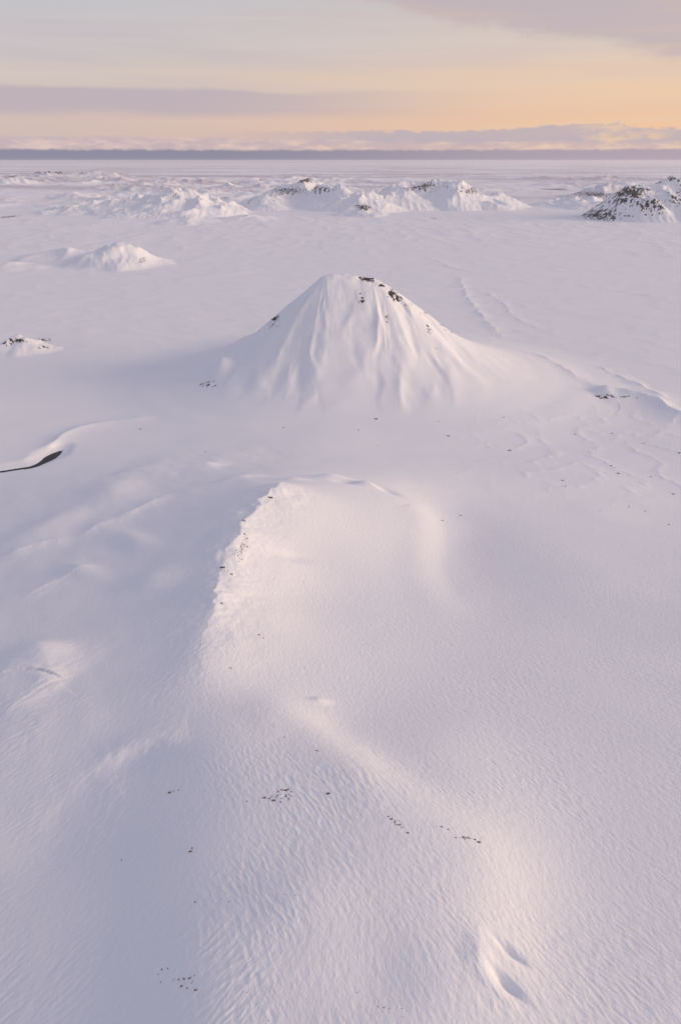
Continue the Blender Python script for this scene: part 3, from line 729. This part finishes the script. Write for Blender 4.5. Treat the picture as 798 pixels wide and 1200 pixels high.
CLUSTERS = [
    ('brown rock bared on the sunlit lip of the bowl', 'rocks along the lip of the bowl', [(316, 583, 5, 2.6), (286, 610, 5, 1), (287, 626, 3, 1), (290, 631, 2.5, 1), (290, 641, 3.5, 1), (283, 640, 2, 1),
        (279, 651, 2.6, 1), (281, 654, 2.4, 1), (284, 656, 2, 1), (290, 635, 1.6, 1), (261, 665, 4.5, 1.3), (271, 673, 3.4, 1.4), (277, 645, 2, 1), (260, 707, 3, 1.4)]),
    ('small stone lying in the snow of the sunlit bowl', 'stones in the bowl', [(356, 682, 1.6, 1), (304, 744, 2.4, 1.4), (309, 748, 2.4, 1.3), (270, 783, 2.8, 1.3), (518, 610, 2.4, 1.8), (539, 604, 2, 1.6)]),
    ('dark rock in the middle hilltop patch', 'rocks in the middle hilltop patch', [(290, 939, 2.4, 1.3), (310, 935, 3, 1.3), (316, 936, 2, 1), (321, 938, 4, 1.3), (326, 928, 3, 1.5), (331, 926, 3.4, 1.4), (336, 926, 4, 1.6),
        (329, 940, 2.6, 1), (342, 928, 3, 1.4), (339, 931, 2, 1), (385, 930, 4, 1), (372, 880, 3.2, 1.6), (334, 864, 2, 1.2)]),
    ('dark rock in the row above the wind scoops', 'rocks in the row above the wind scoops', [(455, 957, 2.6, 1.2), (459, 960, 2.8, 1.2), (462, 964, 2.4, 1.2), (468, 967, 3, 1.3), (472, 970, 2, 1), (478, 976, 4, 1.2), (517, 969, 2, 1.8), (525, 972, 2, 1.8),
        (543, 981, 2.8, 1.6), (548, 982, 2.6, 1.5), (556, 984, 2.4, 1.5), (561, 987, 4, 1.7)]),
    ('small dark rock on the shaded near flank', 'rocks on the shaded flank', [(199, 929, 3.6, 1.4), (204, 928, 2, 1), (210, 926, 2.8, 1.3), (224, 998, 4.2, 1.2), (226, 994, 2.6, 1.2), (143, 1008, 2.4, 1), (229, 1057, 2.4, 1)]),
    ('dark rock in the lowest left hilltop cluster', 'rocks at the bottom of the view', [(190, 1136, 2, 1), (189, 1151, 2.6, 1), (186, 1142, 1.8, 1), (197, 1135, 2, 1), (210, 1148, 3.4, 1.4), (216, 1147, 3, 1.4), (223, 1146, 3, 1.2), (228, 1143, 2.4, 1),
        (213, 1156, 3.4, 1.2), (220, 1158, 2.6, 1.4), (230, 1160, 3.4, 1.5), (225, 1152, 2, 1)]),
    ('tiny stone in the snow at the bottom edge', 'tiny stones at the bottom edge', [(269, 1057, 1.8, 1), (290, 1163, 1.8, 1), (301, 1176, 1.5, 1), (315, 1196, 1.8, 1), (333, 1048, 1.4, 1.5), (346, 1049, 1.4, 1.5), (443, 1180, 2, 1), (450, 1181, 1.8, 1),
        (456, 1182, 1.5, 1), (471, 1182, 1.5, 1), (472, 1192, 1.8, 1), (419, 1163, 1.5, 1)]),
    ('dark boulder on low ground below the cone', 'boulders below the cone', [(420, 504, 2, 2), (441, 491, 2.6, 2), (444, 522, 2, 2), (514, 494, 2, 2), (525, 511, 3, 2), (569, 519, 2, 1.5), (590, 489, 2.4, 2), (597, 528, 3.4, 1.5), (673, 509, 3, 2),
        (717, 508, 2.6, 2), (754, 520, 2.6, 1.6), (795, 531, 3.4, 1.4)]),
    ('dark boulder on the snowy right slope', 'boulders on the right slope', [(716, 546, 2.4, 1.8), (721, 548, 2.2, 1.6), (724, 555, 3.4, 1.5), (762, 559, 2.4, 1.8), (659, 563, 2.6, 1.8), (662, 570, 2.6, 1.4), (789, 579, 3.4, 1.6), (736, 594, 2, 1.6), (703, 599, 2, 1.4),
        (756, 599, 3.2, 1.8), (783, 615, 2, 1.5)]),
    ('lone dark boulder between the stream and the cone', 'boulders near the stream', [(165, 503, 2.6, 1.6), (241, 530, 2, 1.8), (333, 501, 2, 2)])]
ORD = ['leftmost', 'second', 'third', 'fourth', 'fifth', 'sixth', 'seventh', 'eighth', 'ninth', 'tenth', 'eleventh', 'twelfth', 'thirteenth', 'fourteenth', 'fifteenth']
rng = random.Random(4)
for lab, grp, lst in CLUSTERS:
    lst = sorted(lst)
    for i, (px, py, sz_, el) in enumerate(lst):
        x, y, z, k = hit(px, py)
        depth = k; mpp = depth / FPX; rr = sz_ * mpp * .5 * (.95 if py > 600 else .75)
        o = bpy.data.objects.new('rock', rng.choice(ROCKS)); COL.objects.link(o)
        el *= rng.uniform(.8, 1.3); rr *= rng.uniform(.75, 1.2)
        o.scale = (rr * el, rr * .9, rr * rng.uniform(.65, .95)); o.rotation_euler = (rng.uniform(-.2, .2), rng.uniform(-.2, .2), rng.uniform(-.35, .35))
        o.location = (x, y, z - rr * .05)
        n = len(lst)
        o['label'] = lab + (', leftmost of them' if i == 0 else ', rightmost of them' if i == n - 1 else ', %s from the left' % ORD[i])
        o['category'] = 'rock'; o['group'] = grp

# ------------------------------------------------------------------ the air: one closed box of thin even haze
import bmesh
bm = bmesh.new(); bmesh.ops.create_cube(bm, size=1)
zb = float(Z.min()) - 3; zt = max(CAM_H, float(Z.max())) + 20; S_ = 232000
for v in bm.verts: v.co = (v.co.x * S_, v.co.y * S_, zb if v.co.z < 0 else zt)
me = bpy.data.meshes.new('haze'); bm.to_mesh(me); bm.free()
hm, t = mat_new("haze")
pv = node(t, 'ShaderNodeVolumePrincipled', Density=HAZE, Anisotropy=0.2); pv.inputs['Color'].default_value = (.93, .92, .95, 1)
t.links.new(pv.outputs[0], node(t, 'ShaderNodeOutputMaterial').inputs['Volume'])
me.materials.append(hm); o = bpy.data.objects.new('haze', me); COL.objects.link(o); o['kind'] = 'stuff'; o['label'] = 'thin pale haze over the whole snowy plain'; o['category'] = 'haze'
